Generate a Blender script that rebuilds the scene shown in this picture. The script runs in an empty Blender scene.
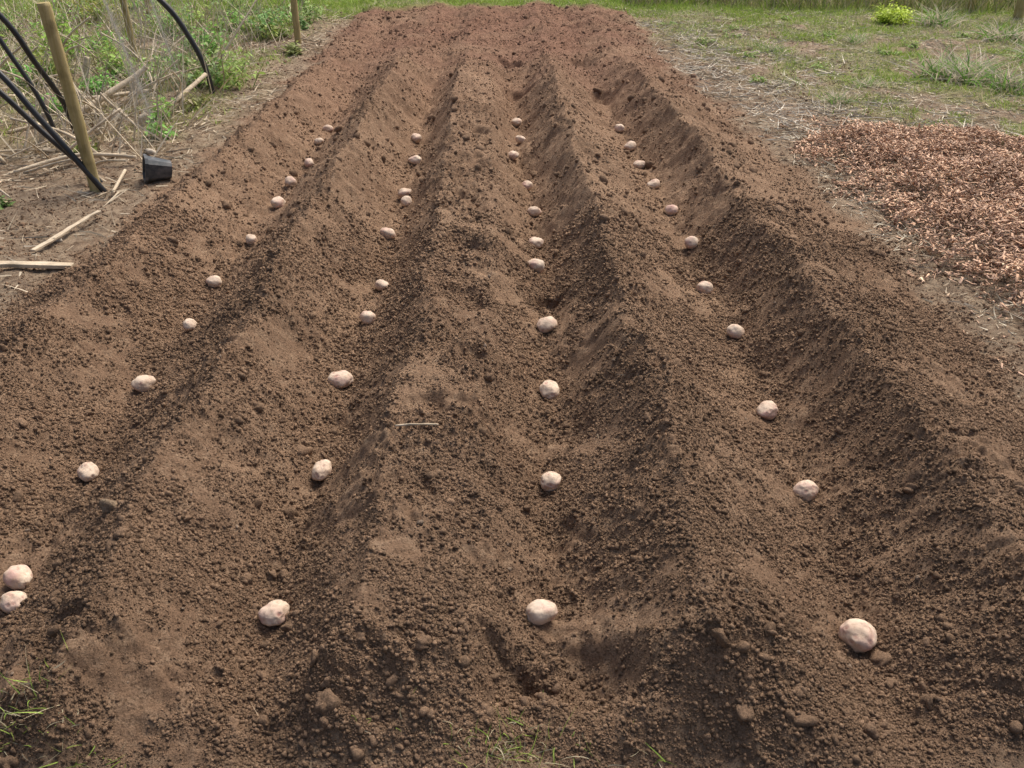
import bpy, math, random, bmesh
import numpy as np
from mathutils import Vector, Matrix, noise as mnoise
random.seed(4); rng=np.random.default_rng(7)
sc=bpy.context.scene
# ------------------------------------------------------------ noise
_T=rng.uniform(0,2*np.pi,(256,256)); GX=np.cos(_T); GY=np.sin(_T)
def gn(x,y):
    xi=np.floor(x).astype(np.int64); yi=np.floor(y).astype(np.int64)
    fx=x-xi; fy=y-yi
    u=fx*fx*fx*(fx*(fx*6-15)+10); v=fy*fy*fy*(fy*(fy*6-15)+10)
    def g(i,j,dx,dy):
        a=(xi+i)&255; b=(yi+j)&255
        return GX[a,b]*dx+GY[a,b]*dy
    n00=g(0,0,fx,fy); n10=g(1,0,fx-1,fy); n01=g(0,1,fx,fy-1); n11=g(1,1,fx-1,fy-1)
    return 1.5*((n00*(1-u)+n10*u)*(1-v)+(n01*(1-u)+n11*u)*v)
def rot(x,y,a,s,o):
    c=math.cos(a); d=math.sin(a)
    return (x*c-y*d)*s+o,(x*d+y*c)*s+o*1.7
def N(x,y,wl,seed):
    a,b=rot(x,y,seed*1.37+.4,1.0/wl,seed*13.31)
    return gn(a,b)
def ss(a,b,x):
    t=np.clip((x-a)/(b-a),0,1); return t*t*(3-2*t)
# ------------------------------------------------------------ terrain
YS=[1.2,2,3,4,5,6,7.5,9,11]
LINES=[
([-2.05,-2.02,-1.92,-1.75,-1.63,-1.57,-1.5,-1.48,-1.45],.05),
([-1.62,-1.6,-1.57,-1.5,-1.44,-1.40,-1.36,-1.33,-1.3],.19),
([-1.235,-1.24,-1.22,-1.19,-1.155,-1.145,-1.13,-1.12,-1.1],-.01),
([-.89,-.88,-.86,-.84,-.82,-.80,-.78,-.76,-.75],.23),
([-.56,-.555,-.56,-.55,-.54,-.56,-.56,-.55,-.55],-.01),
([-.33,-.33,-.32,-.31,-.33,-.36,-.36,-.36,-.36],.205),
([-.12,-.1,-.08,-.07,-.10,-.14,-.16,-.16,-.16],.16),
([.065,.09,.13,.12,.07,.025,.0,.0,.0],-.01),
([.42,.41,.38,.35,.31,.28,.25,.24,.22],.24),
([.80,.83,.825,.79,.74,.66,.56,.5,.48],-.01),
([1.12,1.11,1.06,1.0,.95,.88,.79,.75,.72],.22),
([1.66,1.62,1.56,1.53,1.45,1.33,1.17,1.12,1.1],.055),
]
DENTS=[(-.12,2.63,.06,.035),(-.18,3.03,.09,.03),(-.2,3.5,.09,.03),(-.2,4.1,.10,.035),(-.2,4.6,.1,.035),
 (-.01,1.43,.075,.045),(.18,1.42,.09,.04),(-.47,1.30,.08,.03),(-.60,2.02,.09,.02),(.135,3.36,.045,.035),
 (.17,2.42,.09,.02),(-.93,1.40,.09,.03),(.55,1.30,.09,.02),(-.3,1.33,.07,.025),(-.05,2.02,.08,.02),(.1,1.95,.07,.02),
 (-.22,5.2,.1,.04),(.02,6.6,.12,.06),(.6,6.6,.13,.05),(-.25,1.9,.06,.02),(-.1,3.3,.05,.025),(-.24,2.3,.05,.02),(.0,7.4,.1,.05),(.55,7.5,.12,.04)]
def bed_mask(x,y):
    xl=np.interp(y,YS,LINES[0][0])+.12*N(x,y,.35,31)+.07*N(x,y,.1,35); xr=np.interp(y,YS,LINES[-1][0])+.13*N(x,y,.3,32)+.08*N(x,y,.09,36)
    m=ss(-.14,.08,x-xl)*ss(-.18,.08,xr-x)
    m*=1-ss(9.9,10.15,y+.25*N(x,y,.8,33)+.10*(x+.2)**2)
    m*=ss(1.10,1.3,y+.05*N(x,y,.25,34))
    return m
def height(x,y,fine=True):
    x=np.asarray(x,float); y=np.asarray(y,float)
    near=ss(-.6,1.0,y)*(1-ss(13,16,y))*(1-ss(6,7,np.abs(x)))
    xw=x+.030*N(x,y,.45,1)+.022*N(x,y,.17,2)+.009*N(x,y,.075,21)
    Ls=[np.interp(y,YS,l[0]) for l in LINES]; H=[l[1] for l in LINES]
    z=np.full_like(x,.05)
    for i in range(len(Ls)-1):
        t=(xw-Ls[i])/(Ls[i+1]-Ls[i]); inn=(t>=0)&(t<1)
        tt=np.clip(t,0,1)
        if i in(0,10) or i==5: s=.4*tt+.6*tt*tt*(3-2*tt); zz=H[i]+(H[i+1]-H[i])*s
        else:
            lo,hi=min(H[i],H[i+1]),max(H[i],H[i+1]); u=tt if H[i+1]>H[i] else 1-tt
            s=.75*u**1.35+.25*u*u*(3-2*u); zz=lo+(hi-lo)*s
        z=np.where(inn,zz,z)
    yn=y+.08*N(x,y,.3,3)
    a=ss(1.16,1.42,yn)
    f=1-.80*ss(6.2,7.9,y+.3*N(x,y,.9,4))
    base=.02+.07*a
    z=np.where((xw>Ls[0])&(xw<Ls[-1]), base+(z-base)*a*f, .05*a+.02*(1-a))
    inside=ss(-.1,.1,xw-Ls[0])*ss(-.1,.1,Ls[-1]-xw)*(1-ss(10.0,10.3,y))*a
    z=z+near*(.022*N(x,y,.5,5)+.016*N(x,y,.2,6))*(.4+.6*inside)
    for (dx,dy,r,d) in DENTS:
        dd=np.sqrt((x-dx)**2+((y-dy)*.85)**2)+.04*N(x,y,.11,7)+.015*N(x,y,.04,22)
        z=z-d*(1-ss(r*.4,r*1.1,dd))+d*.25*np.exp(-((dd-r*1.25)/(r*.3))**2)
    if fine:
        rough=.35+.65*inside
        far=ss(6,9,y)*inside
        patch=.45+1.0*ss(-.35,.45,N(x,y,.33,8))
        crest=.85+.5*ss(.10,.2,z)
        z=z+near*rough*(.009*N(x,y,.10,9)+crest*patch*(.015*np.abs(N(x,y,.065,10))+.0105*np.abs(N(x,y,.034,16))+.006*np.abs(N(x,y,.02,11)))+.0036*N(x,y,.0125,12))
        z=z+near*far*(.02*np.abs(N(x,y,.22,13))+.012*N(x,y,.1,14))
        z=z+near*(1-inside)*(.012*N(x,y,.13,15)+.01*np.abs(N(x,y,.05,17)))
    return z
def axis(a,b,d): 
    n=int(round((b-a)/d)); return np.linspace(a,b,n,endpoint=False)
xs=np.concatenate([-np.geomspace(400,6,26)[:-1],axis(-6,-2.7,.03),axis(-2.7,-1.9,.015),axis(-1.9,1.8,.0058),axis(1.8,2.7,.014),axis(2.7,6,.03),np.geomspace(6,400,26)])
ya=[1.05]
while ya[-1]<12: ya.append(ya[-1]+max(.005,.0024*ya[-1]))
ys=np.concatenate([[-200,-80,-30,-12,-5,-2,-1,-.5,0],axis(.2,1.05,.03),ya,np.geomspace(12.1,600,34)])
X,Y=np.meshgrid(xs,ys); Z=height(X,Y)
nx,ny=len(xs),len(ys)
def mesh_np(name,verts,faces_flat,loop_tot,mats,smooth=False,cols=None):
    me=bpy.data.meshes.new(name); nv=len(verts); nf=len(loop_tot)
    me.vertices.add(nv); me.vertices.foreach_set('co',np.ascontiguousarray(verts,dtype=np.float32).ravel())
    me.loops.add(len(faces_flat)); me.loops.foreach_set('vertex_index',np.ascontiguousarray(faces_flat,dtype=np.int32))
    me.polygons.add(nf)
    st=np.concatenate([[0],np.cumsum(loop_tot)[:-1]]).astype(np.int32)
    me.polygons.foreach_set('loop_start',st); me.polygons.foreach_set('loop_total',np.asarray(loop_tot,dtype=np.int32))
    if smooth: me.polygons.foreach_set('use_smooth',np.ones(nf,dtype=bool))
    me.update(calc_edges=True)
    if cols is not None:
        ca=me.color_attributes.new('Col','FLOAT_COLOR','POINT')
        c=np.ones((nv,4),dtype=np.float32); c[:,:cols.shape[1]]=cols
        ca.data.foreach_set('color',c.ravel())
    ob=bpy.data.objects.new(name,me); sc.collection.objects.link(ob)
    for m in (mats if isinstance(mats,list) else [mats]): me.materials.append(m)
    return ob
# ------------------------------------------------------------ materials
def newmat(name,rough=.9,spec=.2):
    m=bpy.data.materials.new(name); m.use_nodes=True; nt=m.node_tree
    b=nt.nodes['Principled BSDF']; b.inputs['Roughness'].default_value=rough
    b.inputs['Specular IOR Level'].default_value=spec
    return m,nt,b
def nd(nt,t,**k):
    n=nt.nodes.new(t)
    for a,v in k.items(): setattr(n,a,v)
    return n
def mixc(nt,fac,a,b,mode='MIX'):
    n=nt.nodes.new('ShaderNodeMix'); n.data_type='RGBA'; n.blend_type=mode; n.clamp_factor=True
    for s,v in ((0,fac),(6,a),(7,b)):
        if hasattr(v,'is_output'): nt.links.new(v,n.inputs[s])
        elif s==0: n.inputs[0].default_value=v
        else: n.inputs[s].default_value=(*v,1)
    return n.outputs[2]
def noise(nt,scale,det=4,rough=.6,vec=None,dist=0):
    n=nd(nt,'ShaderNodeTexNoise'); n.inputs['Scale'].default_value=scale; n.inputs['Detail'].default_value=det
    n.inputs['Roughness'].default_value=rough; n.inputs['Distortion'].default_value=dist
    if vec is not None: nt.links.new(vec,n.inputs['Vector'])
    return n.outputs['Fac']
def ramp(nt,inp,a,b,va=0,vb=1):
    n=nd(nt,'ShaderNodeMapRange'); n.inputs[1].default_value=a;n.inputs[2].default_value=b
    n.inputs[3].default_value=va;n.inputs[4].default_value=vb; nt.links.new(inp,n.inputs[0]); return n.outputs[0]
M_g,nt,b=newmat('soil_and_turf',.95,.1)
tc=nd(nt,'ShaderNodeTexCoord').outputs['Object']
va=nd(nt,'ShaderNodeVertexColor'); va.layer_name='Col'
sep=nd(nt,'ShaderNodeSeparateColor'); nt.links.new(va.outputs['Color'],sep.inputs[0])
n1=noise(nt,2.2,5,.6,tc); n2=noise(nt,28,6,.7,tc); n3=noise(nt,170,4,.75,tc)
soil=mixc(nt,ramp(nt,n1,.35,.65),(.35,.228,.146),(.235,.147,.093))
soil=mixc(nt,ramp(nt,n2,.48,.75),soil,(.44,.305,.20))
soil=mixc(nt,ramp(nt,n3,.52,.38,0,.8),soil,(.105,.064,.040))
red=mixc(nt,ramp(nt,n2,.4,.62),(.18,.098,.065),(.28,.162,.108))
soil=mixc(nt,sep.outputs['Blue'],soil,red)
out=mixc(nt,ramp(nt,n2,.38,.62),(.18,.125,.085),(.36,.275,.19))
gr=mixc(nt,ramp(nt,n2,.35,.65),(.12,.16,.04),(.28,.29,.11))
out=mixc(nt,sep.outputs['Green'],out,gr)
fin=mixc(nt,sep.outputs['Red'],out,soil)
nt.links.new(fin,b.inputs['Base Color'])
bp=nd(nt,'ShaderNodeBump'); bp.inputs['Strength'].default_value=1; bp.inputs['Distance'].default_value=.011
nt.links.new(noise(nt,120,6,.8,tc),bp.inputs['Height']); nt.links.new(bp.outputs[0],b.inputs['Normal'])
def grassmask(x,y):
    p=N(x,y,.7,41)*.6+N(x,y,.22,42)*.6
    right=ss(.0,1.0,x-np.interp(y,[1,3.5,5,6,7.5,9,10.5],[4.5,3.0,2.4,1.8,1.25,.85,.6]))*ss(-.35,.35,p+.08+.25*ss(7.5,9.5,y))
    farg=ss(9.2,9.9,y+.25*p)
    left=ss(.1,.8,-x-1.45)*ss(4.8,6.8,y)*ss(-.35,.35,p)
    wide=ss(12,13,y)+ss(6,7,np.abs(x))
    return np.clip(np.maximum.reduce([right*.85,farg,left*.85,np.minimum(wide,1)]),0,1)
bm=bed_mask(X,Y); gm=grassmask(X,Y)
rd=np.clip(ss(5.0,8.3,Y+.6*N(X,Y,.8,43))*(.65+.5*N(X,Y,.4,44))+ss(7.6,8.3,Y)*(1-ss(9.3,10,Y))*ss(.2,.6,.9-np.abs(X-.0)*.8+N(X,Y,.3,45)*.4)*.4,0,1)
cols=np.stack([bm.ravel(),gm.ravel(),rd.ravel()],1)
ii=(np.arange(ny-1)[:,None]*nx+np.arange(nx-1)[None,:]).ravel()
F=np.stack([ii,ii+1,ii+1+nx,ii+nx],1).ravel()
ground=mesh_np('ground',np.stack([X.ravel(),Y.ravel(),Z.ravel()],1),F,np.full(len(ii),4),M_g,True,cols)
def colmat(name,rough=.85,spec=.2,nscale=60,var=.25,transl=0,bump=0):
    m,nt,b=newmat(name,rough,spec)
    va=nd(nt,'ShaderNodeVertexColor'); va.layer_name='Col'
    tc=nd(nt,'ShaderNodeTexCoord').outputs['Object']
    n=noise(nt,nscale,4,.6,tc)
    c=mixc(nt,ramp(nt,n,.35,.65,0,var),va.outputs['Color'],(.03,.022,.014))
    nt.links.new(c,b.inputs['Base Color'])
    if bump:
        bp=nd(nt,'ShaderNodeBump'); bp.inputs['Strength'].default_value=1; bp.inputs['Distance'].default_value=bump
        nt.links.new(noise(nt,160,6,.8,tc),bp.inputs['Height']); nt.links.new(bp.outputs[0],b.inputs['Normal'])
    if transl:
        t=nd(nt,'ShaderNodeBsdfTranslucent'); nt.links.new(c,t.inputs[0])
        mx=nd(nt,'ShaderNodeMixShader'); mx.inputs[0].default_value=transl
        nt.links.new(b.outputs[0],mx.inputs[1]); nt.links.new(t.outputs[0],mx.inputs[2])
        nt.links.new(mx.outputs[0],nt.nodes['Material Output'].inputs[0])
    return m
M_clod=colmat('soil_crumb',.95,.1,220,.45,0,.008)
M_leaf=colmat('leaf_blade',.6,.3,30,.12,.3)
M_straw=colmat('dry_stalk',.8,.2,60,.2)
M_chip=colmat('wood_chip',.85,.2,90,.2)
# ------------------------------------------------------------ crumbs
def ico(sub):
    bmm=bmesh.new(); bmesh.ops.create_icosphere(bmm,subdivisions=sub,radius=1)
    v=np.array([p.co[:] for p in bmm.verts]); f=np.array([[q.index for q in p.verts] for p in bmm.faces]); bmm.free(); return v,f
def rotmats(n):
    q=rng.normal(size=(n,4)); q/=np.linalg.norm(q,axis=1,keepdims=True); w,x,y,z=q.T
    return np.stack([1-2*(y*y+z*z),2*(x*y-z*w),2*(x*z+y*w),2*(x*y+z*w),1-2*(x*x+z*z),2*(y*z-x*w),2*(x*z-y*w),2*(y*z+x*w),1-2*(x*x+y*y)],1).reshape(n,3,3)
def scatter_blobs(P,r,col,sub,jit,rug=0):
    bv,bf=ico(sub); n=len(P); k=len(bv)
    lump=1+.22*np.sin(bv@rng.normal(0,1.6,(3,n))+rng.uniform(0,6.3,n)).T
    if rug:
        for fr,am in ((2.6,.20),(5.0,.14)): lump=lump+rug*am*np.sin(bv@rng.normal(0,fr,(3,n))+rng.uniform(0,6.3,n)).T
    V=bv[None]*(1+rng.uniform(-jit,jit,(n,k,1)))*lump[:,:,None]
    V=V*rng.uniform(.6,1.3,(n,1,3)); V=np.einsum('nij,nkj->nki',rotmats(n),V)
    V=V*r[:,None,None]+P[:,None,:]
    Fc=(bf[None]+(np.arange(n)*k)[:,None,None]).reshape(-1)
    return V.reshape(-1,3),Fc,np.full(n*len(bf),3),np.repeat(col,k,0)
def octa_blobs(P,r,col,jit=.35):
    bv=np.array([[1,0,0],[-1,0,0],[0,1,0],[0,-1,0],[0,0,1],[0,0,-1]],float)
    bf=np.array([[0,2,4],[2,1,4],[1,3,4],[3,0,4],[2,0,5],[1,2,5],[3,1,5],[0,3,5]])
    n=len(P); V=bv[None]*(1+rng.uniform(-jit,jit,(n,6,1)))+rng.uniform(-.2,.2,(n,6,3)); V=np.einsum('nij,nkj->nki',rotmats(n),V)*r[:,None,None]*1.15+P[:,None,:]
    return V.reshape(-1,3),(bf[None]+(np.arange(n)*6)[:,None,None]).reshape(-1),np.full(n*8,3),np.repeat(col,6,0)
def join(parts):
    vs=[];fs=[];ls=[];cs=[];o=0
    for v,f,l,c in parts:
        vs.append(v);fs.append(f+o);ls.append(l);cs.append(c);o+=len(v)
    return np.concatenate(vs),np.concatenate(fs),np.concatenate(ls),np.concatenate(cs)
def soilcol(x,y,lo=.65,hi=1.4):
    n=len(x); base=np.array([.315,.205,.132]); redc=np.array([.235,.137,.092])
    t=ss(5,8.3,y)[:,None]*.85
    c=base*(1-t)+redc*t
    return c*rng.uniform(lo,hi,(n,1))*(1+.2*N(x,y,.4,55))[:,None]
def soilpts(n,y0,y1,pw,xa=-2.1,xb=1.9,inb=True,bias=0,clump=1):
    u=rng.random(n); y=(y0**(1-pw)+u*(y1**(1-pw)-y0**(1-pw)))**(1/(1-pw))
    x=rng.uniform(xa,xb,n)
    cl=(N(x,y,.3,51)+N(x,y,.08,52)*.8)*clump+rng.normal(0,.3,n)+bias
    k=(cl>-.05)
    if inb: k&=(bed_mask(x,y)>rng.random(n)*.9)
    else: k&=(rng.random(n)<.5)|(bed_mask(x,y)>.5)
    return x[k],y[k]
x,y=soilpts(720000,1.1,4.0,1.5,-2.2,1.9,bias=.30); r=np.minimum(.00115*np.exp(rng.exponential(.40,len(x))),.0060)*(.8+y*.14)
parts=[octa_blobs(np.stack([x,y,height(x,y)+r*.3],1),r,soilcol(x,y))]
x,y=soilpts(150000,2.8,10.0,1.3,-2.6,2.6,False,.1); r=np.minimum(.0025*np.exp(rng.exponential(.33,len(x))),.010)
parts.append(octa_blobs(np.stack([x,y,height(x,y)+r*.2],1),r,soilcol(x,y,.8,1.3)))
x,y=soilpts(16000,1.1,4,1.4,bias=-.45,clump=1.7); r=np.minimum(.0033*np.exp(rng.exponential(.38,len(x))),.012)
parts.append(scatter_blobs(np.stack([x,y,height(x,y)-r*.15],1),r,soilcol(x,y,.85,1.12),2,.10,1))
x,y=soilpts(500,1.15,4,1.4,bias=-.3,clump=1.7); r=rng.uniform(.009,.019,len(x))
parts.append(scatter_blobs(np.stack([x,y,height(x,y)-r*.25],1),r,soilcol(x,y,.9,1.1),3,.07,1.1))
x,y=soilpts(2500,3.5,10,1.2); r=np.minimum(.008*np.exp(rng.exponential(.35,len(x))),.022)
parts.append(scatter_blobs(np.stack([x,y,height(x,y)-r*.1],1),r,soilcol(x,y,.8,1.2),2,.14,1))
v,f,l,c=join(parts); mesh_np('soil_crumbs',v,f,l,M_clod,False,c)
n=170; x=rng.uniform(-2.6,2.6,n); y=rng.uniform(1.2,1.2+5*rng.random(n)+.01,n); r=rng.uniform(.003,.007,n)
pc=np.array([.42,.31,.225])*rng.uniform(.7,1.2,(n,1))
v,f,l,c=scatter_blobs(np.stack([x,y,height(x,y)+r*.1],1),r,pc,2,.05,.4)
v2=scatter_blobs(np.array([[-.985,1.86,float(height(np.array([-.985]),np.array([1.86]))[0])+.006],[-1.36,1.93,float(height(np.array([-1.36]),np.array([1.93]))[0])+.006]]),np.array([.022,.024]),np.array([[.38,.28,.19],[.26,.18,.12]]),3,.02)
v,f,l,c=join([(v,f,l,c),v2]); mesh_np('pebbles',v,f,l,M_clod,True,c)
# ------------------------------------------------------------ strips (blades, straw)
def strips(P,D,L,W,C,bend,seg=3):
    n=len(P)
    side=np.cross(D,rng.normal(size=(n,3))); side/=np.linalg.norm(side,axis=1,keepdims=True)+1e-9
    bdir=rng.normal(size=(n,3)); bdir[:,2]=-.6*np.abs(bdir[:,2]); bdir/=np.linalg.norm(bdir,axis=1,keepdims=True)
    V=[]
    for i in range(seg+1):
        t=i/seg; c=P+D*(L*t)[:,None]+bdir*(L*bend*t*t)[:,None]
        w=W*(1-t**1.6)*.5+W*.04
        V.append(c-side*w[:,None]); V.append(c+side*w[:,None])
    V=np.stack(V,1)
    q=np.array([[2*i,2*i+1,2*i+3,2*i+2] for i in range(seg)])
    Fc=(q[None]+(np.arange(n)*(2*seg+2))[:,None,None]).reshape(-1)
    return V.reshape(-1,3),Fc,np.full(n*seg,4),np.repeat(C,2*seg+2,0)
def leaves(P,D,L,W,C,droop):
    n=len(P); side=np.cross(D,np.array([0,0,1.])+rng.normal(0,.35,(n,3))); side/=np.linalg.norm(side,axis=1,keepdims=True)+1e-9
    up=np.cross(side,D)
    prof=[(0,.06),(.22,.42),(.45,.5),(.75,.28),(1,.03)]; V=[]
    for t,w in prof:
        c=P+D*(L*t)[:,None]; c=c-np.array([0,0,1.])*(L*droop*t*t)[:,None]
        V+= [c-side*(W*w)[:,None]+up*(W*w*.35)[:,None], c, c+side*(W*w)[:,None]+up*(W*w*.35)[:,None]]
    V=np.stack(V,1); q=[]
    for i in range(4):
        a=3*i; q+=[[a,a+1,a+4,a+3],[a+1,a+2,a+5,a+4]]
    q=np.array(q); Fc=(q[None]+(np.arange(n)*15)[:,None,None]).reshape(-1)
    return V.reshape(-1,3),Fc,np.full(n*8,4),np.repeat(C,15,0)
def updir(n,sp):
    d=np.stack([rng.normal(0,sp,n),rng.normal(0,sp,n),np.ones(n)],1); return d/np.linalg.norm(d,axis=1,keepdims=True)
def flatdir(n,up=.1):
    a=rng.uniform(0,2*np.pi,n); d=np.stack([np.cos(a),np.sin(a),rng.normal(0,up,n)],1); return d/np.linalg.norm(d,axis=1,keepdims=True)
def gcol(n,dry=.2):
    g=np.array([.26,.40,.07])*rng.uniform(.6,1.35,(n,1))+rng.uniform(0,.13,(n,1))*np.array([1,.7,.2])
    d=np.array([.68,.60,.40])*rng.uniform(.6,1.2,(n,1))
    return np.where((rng.random(n)<dry)[:,None],d,g)
n=420000; x=rng.uniform(-6.5,7,n); y=rng.uniform(3.2,12.5,n)
k=(grassmask(x,y)>rng.random(n)*.95+.05)&(bed_mask(x,y)<.3); x,y=x[k],y[k]; n=len(x)
dryf=np.clip(.40+.8*N(x,y,.5,47)-.30*ss(8.9,9.8,y),.03,.88)
L=rng.uniform(.02,.06,n)*(1+.5*ss(9.6,10.6,y))*(1+.7*N(x,y,.3,48))
v,f,l,c=strips(np.stack([x,y,height(x,y)-.004],1),updir(n,.6),L,rng.uniform(.003,.007,n),gcol(n,dryf),rng.uniform(.1,.6,n),2)
mesh_np('grass',v,f,l,M_leaf,False,c)
parts=[]
for (tx,ty,m) in [(-1.02,1.27,70),(-.93,1.24,70),(-.03,1.25,70),(-1.22,1.33,50),(.02,1.22,50),(-.2,1.26,14),(-1.1,1.22,70),(-.8,1.22,30),(.25,1.22,20),(-1.0,1.33,40),(0,1.29,40)]:
    a=rng.normal(tx,.06,m); bq=rng.normal(ty,.025,m)
    parts.append(strips(np.stack([a,bq,height(a,bq)-.003],1),updir(m,.9),rng.uniform(.02,.07,m),rng.uniform(.0015,.003,m),gcol(m,.45),rng.uniform(.2,.8,m),4))
v,f,l,c=join(parts); mesh_np('grass_tufts',v,f,l,M_leaf,False,c)
n=36000; x=rng.uniform(1.0,9,n); y=rng.uniform(9.9,13.5,n); k=y>10.35-.12*(x-1.2)+.3*N(x,y,.7,46); x,y=x[k],y[k]; n=len(x)
c=np.array([.60,.52,.32])*rng.uniform(.5,1.3,(n,1)); g_=np.array([.26,.33,.10])*rng.uniform(.6,1.3,(n,1)); c=np.where((rng.random(n)<.30)[:,None],g_,c)
v,f,l,c=strips(np.stack([x,y,height(x,y)-.01],1),updir(n,.35),rng.uniform(.08,.42,n),rng.uniform(.004,.009,n),c,rng.uniform(.1,.6,n),3)
mesh_np('tall_dry_grass',v,f,l,M_straw,False,c)
def litter(n,fx,fy,dens,Lr,Wr,col,up=.1):
    x=fx(n); y=fy(n); k=dens(x,y)>rng.random(n); x,y=x[k],y[k]; n=len(x)
    cc=np.array(col)*rng.uniform(.5,1.25,(n,1))
    return strips(np.stack([x,y,height(x,y)+.006],1),flatdir(n,up),rng.uniform(*Lr,n),rng.uniform(*Wr,n),cc,rng.uniform(-.25,.25,n),3)
U=lambda a,b:(lambda n:rng.uniform(a,b,n))
ob=lambda x,y:1-np.minimum(1,bed_mask(x,y)*1.6)
p=[litter(38000,U(1.0,5.5),U(3,10),lambda x,y:ob(x,y)*ss(-.4,.5,N(x,y,.5,61)+.15),(.03,.12),(.002,.006),(.64,.56,.42),.15),
 litter(11000,U(.9,3.4),U(5.2,9.4),lambda x,y:ob(x,y)*ss(1.5,.2,np.abs(x-(2.1-.2*(y-5)))*1.3)*ss(-.4,.4,N(x,y,.4,65)+.1),(.05,.2),(.003,.007),(.76,.68,.55),.2),
 litter(20000,U(-5.5,-1.5),U(2.6,10),lambda x,y:ob(x,y)*ss(-.4,.5,N(x,y,.5,62)+.1)*(.2+.8*ss(3.5,5,y)),(.03,.2),(.0025,.008),(.62,.52,.38),.2),
 litter(420,U(-1.9,1.8),U(1.2,8),lambda x,y:np.ones_like(x)*.5,(.01,.045),(.001,.003),(.40,.30,.2),.2),
 litter(10000,U(1.2,3.6),U(1.5,5.5),lambda x,y:ob(x,y)*.7,(.01,.08),(.0015,.004),(.52,.42,.30),.15)]
v,f,l,c=join(p); mesh_np('straw_litter',v,f,l,M_straw,False,c)
# ------------------------------------------------------------ wood chips
def boxes(P,R,S,C):
    bv=np.array([[a,b_,c_] for a in(-.5,.5) for b_ in(-.5,.5) for c_ in(-.5,.5)]); bf=np.array([[0,1,3,2],[4,6,7,5],[0,4,5,1],[2,3,7,6],[0,2,6,4],[1,5,7,3]])
    n=len(P); V=bv[None]*S[:,None,:]*(1+rng.uniform(-.45,.45,(n,8,1))); V=np.einsum('nij,nkj->nki',R,V)+P[:,None,:]
    Fc=(bf[None]+(np.arange(n)*8)[:,None,None]).reshape(-1); return V.reshape(-1,3),Fc,np.full(n*6,4),np.repeat(C,8,0)
def chipm(x,y):
    xl=np.interp(y,[2.6,2.9,3.4,4.0,4.6,5.3,5.8],[2.1,1.95,1.84,1.84,1.80,1.74,1.9])+.16*N(x,y,.3,71)+.16*N(x,y,.1,76)
    m=ss(-.18,.25,x-xl)*ss(2.6,3.15,y+.14*N(x,y,.3,72)+.08*(x-2))*(1-ss(5.4,5.9,y+.28*N(x,y,.4,73)+.3*(x-2)))
    return m
n=100000; x=rng.uniform(1.45,3.9,n); y=rng.uniform(2.4,6.2,n); k=(chipm(x,y)>rng.random(n)**1.4)|((rng.random(n)<.012)&(x>1.6)); x,y=x[k],y[k]; n=len(x)
cm=chipm(x,y)
z=height(x,y)+rng.uniform(.2,1,n)*.08*cm**.8*(1+.9*N(x,y,.35,74))+.003+.02*cm*np.abs(N(x,y,.12,75))
a=rng.uniform(0,2*np.pi,n); tl=rng.normal(0,.45,n)
R=np.zeros((n,3,3)); ca,sa,ct,st=np.cos(a),np.sin(a),np.cos(tl),np.sin(tl)
R[:,0,0]=ca*ct;R[:,0,1]=-sa;R[:,0,2]=ca*st;R[:,1,0]=sa*ct;R[:,1,1]=ca;R[:,1,2]=sa*st;R[:,2,0]=-st;R[:,2,2]=ct
S=np.stack([rng.uniform(.006,.034,n),rng.uniform(.002,.010,n),rng.uniform(.001,.003,n)],1)
C=np.array([.66,.41,.26])*rng.uniform(.55,1.2,(n,1))+rng.uniform(0,.10,(n,1))
C=C*(1+.35*N(x,y,.2,77))[:,None]
C=np.where((rng.random(n)<.14)[:,None],C*np.array([.5,.45,.45]),C)
v,f,l,c=boxes(np.stack([x,y,z],1),R,S,np.clip(C,.02,.85)); mesh_np('wood_chips',v,f,l,M_chip,False,c)
# ------------------------------------------------------------ potatoes
M_p,nt,b=newmat('potato_skin',.65,.22)
tc=nd(nt,'ShaderNodeTexCoord').outputs['Object']; oi=nd(nt,'ShaderNodeObjectInfo')
ad=nd(nt,'ShaderNodeVectorMath',operation='ADD'); nt.links.new(tc,ad.inputs[0])
sc_=nd(nt,'ShaderNodeVectorMath',operation='SCALE'); nt.links.new(oi.outputs['Location'],sc_.inputs[0]); sc_.inputs['Scale'].default_value=3.3
nt.links.new(sc_.outputs[0],ad.inputs[1]); vv=ad.outputs[0]
skin=mixc(nt,ramp(nt,noise(nt,22,3,.5,vv),.35,.65),(.60,.455,.34),(.70,.57,.44))
skin=mixc(nt,ramp(nt,noise(nt,18,2,.5,vv),.50,.68,0,.6),skin,(.54,.30,.27))
skin=mixc(nt,ramp(nt,noise(nt,75,5,.7,vv),.50,.68,0,.7),skin,(.34,.23,.155))
va=nd(nt,'ShaderNodeVertexColor'); va.layer_name='Col'
skin=mixc(nt,va.outputs['Color'],skin,(.38,.19,.155))
nt.links.new(skin,b.inputs['Base Color'])
bp=nd(nt,'ShaderNodeBump'); bp.inputs['Strength'].default_value=.6; bp.inputs['Distance'].default_value=.0025
nt.links.new(noise(nt,70,5,.65,vv),bp.inputs['Height']); nt.links.new(bp.outputs[0],b.inputs['Normal'])
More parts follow.
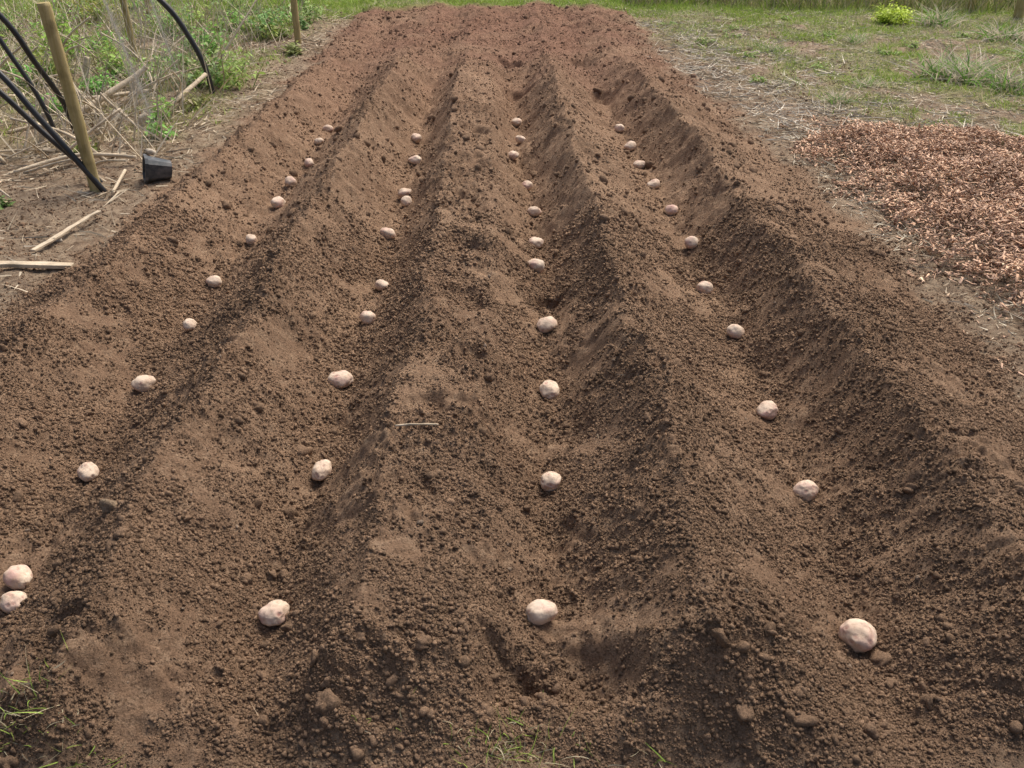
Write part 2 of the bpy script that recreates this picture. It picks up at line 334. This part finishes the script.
PO=[(-1.235,1.80,.038),(-1.195,1.70,.034),(-1.243,2.268,.033),(-1.233,2.743,.037),(-1.208,3.18,.034),(-1.227,3.58,.033),(-1.186,4.045,.033),(-1.158,4.51,.038),(-1.157,4.8,.034),(-1.14,5.216,.034),(-1.15,5.6,.03),(-1.157,5.946,.034),
(-.561,1.663,.039),(-.553,2.254,.037),(-.58,2.776,.04),(-.546,3.232,.034),(-.539,3.593,.034),(-.57,4.083,.037),(-.528,4.543,.034),(-.55,4.70,.036),(-.542,5.216,.037),(-.575,5.654,.036),
(.066,1.645,.038),(.11,2.181,.036),(.123,2.71,.038),(.13,3.147,.038),(.1,3.654,.038),(.108,4.02,.04),(.107,4.413,.036),(.078,4.785,.034),(.006,5.233,.037),(.053,5.595,.034),(.03,6.01,.035),
(.80,1.6,.044),(.828,2.153,.036),(.825,2.596,.036),(.825,3.123,.038),(.793,3.562,.038),(.801,3.962,.036),(.778,4.413,.036),(.74,4.8,.037),(.714,5.2,.036),(.697,5.507,.036),(.669,5.877,.037)]
for i,(px,py,r) in enumerate(PO):
    px*=.986; py*=.990; r*=.90
    bmm=bmesh.new(); bmesh.ops.create_icosphere(bmm,subdivisions=5 if py<3 else 4,radius=1)
    rr=random.Random(i*7+3); el=rr.uniform(1.0,1.30); fl=rr.uniform(.76,.9); wd=rr.uniform(.86,1.0)
    off=Vector((rr.uniform(0,50),rr.uniform(0,50),rr.uniform(0,50)))
    eyes=[Vector((rr.gauss(0,1),rr.gauss(0,1),rr.gauss(.4,1))).normalized() for _ in range(9)]
    cv=[]
    for v in bmm.verts:
        d=v.co.normalized(); s=1+.18*mnoise.noise(d*1.0+off)+.07*mnoise.noise(d*2.2+off)+.012*mnoise.noise(d*7+off); e_=0
        for e in eyes:
            a_=(d-e).length; g0=math.exp(-(a_/.12)**2); s-=.05*g0; s+=.02*math.exp(-((a_-.24)/.1)**2); s+=.05*math.exp(-(a_/.055)**2); e_+=.7*g0
        cv.append(min(1,e_)); v.co=Vector((d.x*el*s,d.y*wd*s,d.z*fl*s))*r*.97
    me=bpy.data.meshes.new('potato'); bmm.to_mesh(me); bmm.free(); me.polygons.foreach_set('use_smooth',[True]*len(me.polygons)); me.materials.append(M_p)
    ca_=me.color_attributes.new('Col','FLOAT_COLOR','POINT'); q=np.ones((len(cv),4),dtype=np.float32); q[:,:3]=np.array(cv)[:,None]; ca_.data.foreach_set('color',q.ravel())
    o=bpy.data.objects.new('potato',me); sc.collection.objects.link(o)
    hz=float(np.mean(height(np.array([px,px+.02,px-.02]),np.array([py,py,py]))))
    o.location=(px,py,hz+r*fl*.66); o.rotation_euler=(rr.uniform(-.25,.25),rr.uniform(-.25,.25),rr.uniform(0,6.28))
# ------------------------------------------------------------ tubes
def tube_bm(bmm,pts,rad,seg=10,res=8,taper=None,wob=0):
    P=[Vector(p) for p in pts]; Q=[]
    if len(P)>2:
        for i in range(len(P)-1):
            p0=P[max(i-1,0)];p1=P[i];p2=P[i+1];p3=P[min(i+2,len(P)-1)]
            for k in range(res):
                t=k/res; Q.append(.5*((2*p1)+(p2-p0)*t+(2*p0-5*p1+4*p2-p3)*t*t+(3*p1-p0-3*p2+p3)*t**3))
        Q.append(P[-1])
    else: Q=[P[0].lerp(P[1],k/res) for k in range(res+1)]
    rings=[]; ref=Vector((.3,.9,.2)).normalized(); ph=pts[0][0]*9
    for i,q in enumerate(Q):
        t=(Q[min(i+1,len(Q)-1)]-Q[max(i-1,0)]).normalized(); a=t.cross(ref).normalized(); b2=t.cross(a)
        r=rad*(1 if taper is None else 1+(taper-1)*i/(len(Q)-1)) 
        rings.append([bmm.verts.new(q+(a*math.cos(w)+b2*math.sin(w))*r*(1+wob*mnoise.noise(Vector((math.cos(w)*2+ph,math.sin(w)*2,i*.4))))) for w in [2*math.pi*k/seg for k in range(seg)]])
    for A,B in zip(rings,rings[1:]):
        for k in range(seg): bmm.faces.new((A[k],A[(k+1)%seg],B[(k+1)%seg],B[k])).smooth=True
    bmm.faces.new(rings[0]); bmm.faces.new(rings[-1])
def fin_bm(bmm,name,mat):
    bmesh.ops.recalc_face_normals(bmm,faces=bmm.faces)
    me=bpy.data.meshes.new(name); bmm.to_mesh(me); bmm.free(); me.materials.append(mat)
    o=bpy.data.objects.new(name,me); sc.collection.objects.link(o); return o
def tube(name,pts,rad,mat,seg=10,res=8,taper=None,wob=0):
    bmm=bmesh.new(); tube_bm(bmm,pts,rad,seg,res,taper,wob); return fin_bm(bmm,name,mat)
def woodmat(name,c1,c2,stretch=(40,40,4)):
    m,nt,b=newmat(name,.85,.2); tc=nd(nt,'ShaderNodeTexCoord').outputs['Object']
    mp=nd(nt,'ShaderNodeMapping'); mp.inputs['Scale'].default_value=stretch; nt.links.new(tc,mp.inputs[0])
    n=noise(nt,1.5,6,.65,mp.outputs[0]); c=mixc(nt,ramp(nt,n,.35,.65),c1,c2)
    c=mixc(nt,ramp(nt,noise(nt,9,4,.6,tc),.5,.75,0,.8),c,tuple(q*.4 for q in c1)); nt.links.new(c,b.inputs['Base Color'])
    bp=nd(nt,'ShaderNodeBump'); bp.inputs['Strength'].default_value=.7; bp.inputs['Distance'].default_value=.006
    nt.links.new(n,bp.inputs['Height']); nt.links.new(bp.outputs[0],b.inputs['Normal']); return m
M_post=woodmat('weathered_post',(.34,.27,.11),(.46,.37,.19))
M_board=woodmat('bleached_board',(.48,.38,.26),(.66,.56,.42),(8,60,60))
M_hose,nt,b=newmat('black_polythene',.38,.5)
tc=nd(nt,'ShaderNodeTexCoord').outputs['Object']
nt.links.new(mixc(nt,ramp(nt,noise(nt,12,4,.6,tc),.45,.7,0,.5),(.012,.013,.016),(.06,.05,.04)),b.inputs['Base Color'])
M_pot,nt,b=newmat('dark_pot_plastic',.45,.4)
tc=nd(nt,'ShaderNodeTexCoord').outputs['Object']
nt.links.new(mixc(nt,ramp(nt,noise(nt,30,4,.6,tc),.4,.7),(.04,.048,.055),(.14,.135,.13)),b.inputs['Base Color'])
g=lambda x,y:float(height(np.array([x]),np.array([y]))[0])
tube('wooden_stake',[(-2.06,4.56,-.05),(-2.085,4.57,.45),(-2.12,4.58,.93)],.029,M_post,14,16,wob=.12)
tube('wooden_stake',[(-1.80,8.36,-.05),(-1.80,8.36,1.1)],.028,M_post,12)
tube('wooden_stake',[(-2.9,7.6,-.05),(-2.93,7.6,1.1)],.024,M_post,12)
tube('wooden_stake',[(-3.35,9.3,-.05),(-3.33,9.3,1.1)],.03,M_post,12)
tube('fence_post',[(4.83,9.6,-.05),(4.83,9.6,1.2)],.045,M_post,14)
tube('fence_post',[(4.55,10.0,-.05),(4.50,10.0,1.2)],.03,M_post,14)
tube('black_hose',[(-1.96,4.56,-.05),(-2.1,4.54,.19),(-2.26,4.55,.43),(-2.42,4.58,.64),(-2.75,4.62,.95),(-3.2,4.65,1.05),(-3.7,4.65,.75),(-4.0,4.65,0)],.015,M_hose)
tube('black_hose',[(-2.02,4.70,-.05),(-2.13,4.66,.13),(-2.3,4.64,.33),(-2.46,4.62,.54),(-2.8,4.6,.9),(-3.2,4.58,1.0),(-3.7,4.55,.7),(-3.95,4.55,0)],.014,M_hose)
tube('black_hose',[(-2.55,5.55,0.0),(-2.56,5.5,.25),(-2.62,5.4,.5),(-2.72,5.35,.75),(-3.0,5.3,1.05),(-3.5,5.3,1.1),(-4,5.3,.6),(-4.1,5.3,0)],.016,M_hose)
tube('black_hose',[(-2.5,5.25,0.0),(-2.56,5.25,.3),(-2.66,5.25,.55),(-2.8,5.25,.8),(-3.1,5.2,1.05),(-3.5,5.2,1.05),(-4,5.2,.5),(-4.1,5.2,0)],.013,M_hose)
tube('black_hose',[(-2.04,6.6,0.0),(-2.06,6.6,.2),(-2.14,6.6,.42),(-2.28,6.6,.64),(-2.6,6.6,.9),(-3.1,6.6,1.0),(-3.7,6.6,.7),(-3.9,6.6,0)],.018,M_hose)
def board(name,a,b_,w,t,mat):
    a=Vector(a);b_=Vector(b_); d=(b_-a); L=d.length; bmm=bmesh.new(); bmesh.ops.create_cube(bmm,size=1)
    for v in bmm.verts: v.co=Vector((v.co.x*L,v.co.y*w*(1+.15*math.sin(v.co.x*9)),v.co.z*t))
    bmesh.ops.subdivide_edges(bmm,edges=[e for e in bmm.edges if abs(e.verts[0].co.x-e.verts[1].co.x)>L*.5],cuts=12)
    for v in bmm.verts: v.co.z+=.004*math.sin(v.co.x*11); v.co.y+=.006*mnoise.noise(v.co*20)
    bmesh.ops.bevel(bmm,geom=bmm.edges[:],offset=.0015,segments=1,affect='EDGES')
    me=bpy.data.meshes.new(name); bmm.to_mesh(me); bmm.free(); me.materials.append(mat)
    o=bpy.data.objects.new(name,me); sc.collection.objects.link(o); o.location=(a+b_)/2; o.rotation_euler=d.to_track_quat('X','Z').to_euler(); return o
board('wooden_board',(-2.6,3.57,.078),(-1.79,3.59,.072),.04,.016,M_board)
board('wooden_board',(-2.02,3.74,.075),(-1.90,4.18,.085),.022,.010,M_board)
tube('stick',[(-2.26,5.75,.08),(-2.14,6.1,.12),(-2.04,6.5,.20)],.015,M_board,8,wob=.3)
tube('stick',[(-2.55,4.75,.09),(-2.3,4.95,.12),(-2.0,4.98,.1)],.010,M_board,8,wob=.3)
tube('stick',[(-2.7,5.9,.08),(-2.4,6.2,.25),(-2.33,6.25,.30)],.02,M_board,8,taper=.8,wob=.3)
tube('stick',[(-3.0,6.4,.08),(-2.7,6.2,.12),(-2.4,6.5,.1)],.012,M_board,8,wob=.3)
tube('stick',[(-1.94,4.45,.08),(-1.98,4.75,.1)],.008,M_board,8)
tube('twig',[(-.315,2.16,g(-.315,2.16)+.006),(-.26,2.15,g(-.26,2.15)+.010),(-.20,2.17,g(-.2,2.17)+.006)],.003,M_board,6,wob=.4)
bmm=bmesh.new(); rr=random.Random(11)
for k in range(150):
    x0=rr.uniform(-4.2,-2.12); y0=rr.uniform(4.7,7.6); an=rr.uniform(0,6.28); L=rr.uniform(.15,.55); up=rr.choice([.02,.05,.1,.25,.5,.9])
    z0=g(x0,y0); dx,dy=math.cos(an)*L,math.sin(an)*L*.8; kx=rr.uniform(-.05,.05)
    if x0+dx>-1.95: dx=-abs(dx)
    tube_bm(bmm,[(x0,y0,z0+.005),(x0+dx*.5+kx,y0+dy*.5,z0+.02+up*L*.6),(x0+dx,y0+dy,z0+.015+up*L)],rr.uniform(.004,.012),6,5,.6,.4)
fin_bm(bmm,'dead_stalk_pile',M_board)
for (a_,b_,h_) in [(-2.5,6.3,.2),(-2.7,5.4,.22),(-3.0,6.8,.25),(-2.3,7.2,.2),(-2.45,5.6,.16),(-2.9,5.9,.2),(-2.25,5.75,.14)]:
    tube('dead_cabbage_stalk',[(a_,b_,.02),(a_+.02,b_,.1),(a_+.05,b_+.03,h_)],.022,M_board,8,taper=.7,wob=.6)
bmm=bmesh.new(); prof=[(.040,0),(.058,.115),(.064,.115),(.064,.13),(.057,.13),(.056,.112),(.037,.006)]
rg=[]
for (w,h_) in prof:
    r_=[]
    for k in range(16):
        an=2*math.pi*(k+.5)/16; cx,cy=math.cos(an),math.sin(an); p_=5
        q=(abs(cx)**p_+abs(cy)**p_)**(-1/p_); r_.append(bmm.verts.new((cx*q*w,cy*q*w,h_)))
    rg.append(r_)
for A,B in zip(rg,rg[1:]):
    for k in range(16): bmm.faces.new((A[k],A[(k+1)%16],B[(k+1)%16],B[k]))
bmm.faces.new(rg[0]); bmm.faces.new(rg[-1]); 
o=fin_bm(bmm,'plant_pot',M_pot); o.location=(-1.74,4.74,.108); o.rotation_euler=(math.radians(5),math.radians(-80),math.radians(20))
M_st=colmat('pale_stone',.8,.2,25,.25)
for (a_,b_,r_) in [(-2.45,5.9,.045),(-2.75,6.6,.05),(-1.98,3.9,.014),(-2.0,5.2,.025)]:
    v,f,l,c=scatter_blobs(np.array([[a_,b_,.05+r_*.3]]),np.array([r_]),np.array([[.55,.48,.38]]),3,.01,.4); mesh_np('stone',v,f,l,M_st,True,c)
parts=[]
def wire(a,b_,r=.0009):
    a=np.array(a);b_=np.array(b_); d=b_-a; L=np.linalg.norm(d); d=d/L; s=np.cross(d,[.3,.5,.8]); s/=np.linalg.norm(s); t=np.cross(d,s)
    ring=[s*math.cos(k)*r+t*math.sin(k)*r for k in (0,2.09,4.19)]
    V=np.array([a+q for q in ring]+[b_+q for q in ring]); Fc=np.array([0,1,4,3,1,2,5,4,2,0,3,5]); return V,Fc,np.full(3,4),np.tile([[.45,.42,.37]],(6,1))
A0=Vector((-2.04,5.15,.05)); A1=Vector((-2.40,7.4,.05))
def netp(u,w): 
    p=A0.lerp(A1,u); return (p.x+.04*math.sin(u*13+w*3)-.08*w,p.y,p.z+w)
nu,nw=38,15
for i in range(nu):
    for j in range(nw):
        u0=(i+.5*(j%2))/nu; 
        parts.append(wire(netp(u0,j*.055),netp(u0+.5/nu,(j+1)*.055))); parts.append(wire(netp(u0,j*.055),netp(u0-.5/nu,(j+1)*.055)))
v,f,l,c=join(parts); mesh_np('wire_netting',v,f,l,M_straw,False,c)
# ------------------------------------------------------------ plants
def plant(name,x,y,R,h,n,col,Ls,Ws,dry=.0):
    z=g(x,y); parts=[]
    m=max(6,n//14)
    d=updir(m,.6); L=rng.uniform(.4,1,m)*h; base=np.stack([rng.normal(x,R*.3,m),rng.normal(y,R*.3,m),np.full(m,z)],1)
    cs=np.array(col)*rng.uniform(.6,1.1,(m,1)); parts.append(strips(base,d,L,np.full(m,.006),cs,np.full(m,.15),3))
    idx=rng.integers(0,m,n); t=rng.uniform(.2,1,n); P=base[idx]+d[idx]*(L[idx]*t)[:,None]+rng.normal(0,R*.14,(n,3))*np.array([1,1,.4])
    P[:,2]=np.maximum(P[:,2],z+.01)
    D=flatdir(n,.45); c=np.array(col)*rng.uniform(.6,1.45,(n,1)); c=np.where((rng.random(n)<dry)[:,None],np.array([[.5,.42,.25]]),c)
    parts.append(leaves(P,D,rng.uniform(*Ls,n),rng.uniform(*Ws,n),c,rng.uniform(.1,.5,n)))
    v,f,l,c=join(parts); return mesh_np(name,v,f,l,M_leaf,False,c)
G1=(.27,.42,.10)
pl=[(-2.15,7.3,.2,.2),(-2.45,7.9,.25,.3),(-2.9,7.2,.25,.3),(-3.3,6.9,.25,.3),(-2.6,6.9,.2,.22),(-2.2,8.6,.25,.3),(-3.0,8.7,.3,.35),(-3.6,8.0,.3,.4),(-1.95,9.3,.25,.25),(-2.6,9.6,.3,.35),(-3.9,9.4,.35,.4),(-2.2,5.9,.12,.15),(-2.05,5.5,.1,.14),(-2.9,6.1,.15,.2),(-3.3,5.7,.2,.3),(-1.75,7.9,.15,.12),(-2.45,4.3,.1,.07),(-2.1,3.35,.06,.04),(-2.02,6.2,.1,.12),(-4.4,8.6,.3,.4),(-2.35,5.2,.1,.1),(-3.0,5.2,.15,.2)]
for k in range(46): pl.append((random.uniform(-5.0,-1.8),random.uniform(6.5,10.3),random.uniform(.10,.26),random.uniform(.1,.34)))
for (x,y,R,h) in pl:
    plant('weed_plant',x,y,R,h,int(200*R/.2),tuple(q*random.uniform(.75,1.25) for q in G1),(.02,.06),(.010,.028),.08)
plant('yellow_green_spurge',3.55,9.35,.22,.16,1200,(.54,.66,.09),(.02,.05),(.01,.022))
for (a_,b_) in [(2.6,9.55),(1.6,8.3),(2.3,7.4),(1.75,6.9),(3.0,7.9),(3.9,8.6),(2.0,9.0),(1.9,7.8),(2.75,8.7),(3.3,8.2),(1.45,9.2),(1.9,8.6)]: plant('weed_plant',a_,b_,.10,.05,130,(.26,.40,.09),(.015,.04),(.006,.015),.25)
for (x,y) in [(3.25,6.95),(2.1,8.0),(2.15,6.35),(3.6,6.1),(2.9,8.4),(4.1,7.6),(3.45,6.7),(3.35,7.25),(3.1,7.1),(3.9,9.2),(4.2,8.5),(2.5,6.8)]:
    m=230; d=updir(m,.8); big=1 if x>3.05 else .5
    cc=np.where((rng.random(m)<.6)[:,None],np.array([[.80,.70,.54]])*rng.uniform(.6,1.1,(m,1)),np.array([[.22,.40,.09]])*rng.uniform(.6,1.4,(m,1)))
    P=np.stack([rng.normal(x,.08*big,m),rng.normal(y,.08*big,m),np.full(m,g(x,y)-.01)],1)
    v,f,l,c=strips(P,d,rng.uniform(.1,.28,m)*big,rng.uniform(.008,.013,m)*big,cc,rng.uniform(.3,.9,m),5); mesh_np('daylily_clump',v,f,l,M_leaf,False,c)
m=1700; x=rng.uniform(-4.8,-1.95,m); y=rng.uniform(5.0,9.8,m)
v,f,l,c=strips(np.stack([x,y,height(x,y)],1),updir(m,.7),rng.uniform(.12,.55,m),rng.uniform(.005,.010,m),np.array([.68,.58,.43])*rng.uniform(.5,1.2,(m,1)),rng.uniform(-.1,.3,m),4)
mesh_np('dead_stems',v,f,l,M_straw,False,c)
# ------------------------------------------------------------ camera, light
cam=bpy.data.cameras.new('camera'); co=bpy.data.objects.new('camera',cam); sc.collection.objects.link(co)
co.location=(0,0,1.6); co.rotation_euler=(math.radians(90-30.2),0,0)
cam.sensor_width=36; cam.lens=36*950/1024; cam.clip_end=2000; cam.clip_start=.05; sc.camera=co
w=bpy.data.worlds.new('World'); sc.world=w; w.use_nodes=True; nt=w.node_tree
sky=nt.nodes.new('ShaderNodeTexSky'); sky.sky_type='NISHITA'; sky.sun_disc=False
EL,AZ=math.radians(56),math.radians(32)
sky.sun_elevation=EL; sky.sun_rotation=AZ; sky.air_density=1; sky.dust_density=6
nt.links.new(sky.outputs[0],nt.nodes['Background'].inputs[0]); nt.nodes['Background'].inputs[1].default_value=.15
sd=bpy.data.lights.new('sun','SUN'); sd.energy=3.3; sd.angle=math.radians(26); sd.color=(1,.95,.87)
so=bpy.data.objects.new('sun',sd); sc.collection.objects.link(so)
dv=Vector((math.sin(AZ)*math.cos(EL),math.cos(AZ)*math.cos(EL),math.sin(EL))); so.rotation_euler=dv.to_track_quat('Z','Y').to_euler()
sc.view_settings.view_transform='Standard'; sc.view_settings.look='None'; sc.view_settings.exposure=0
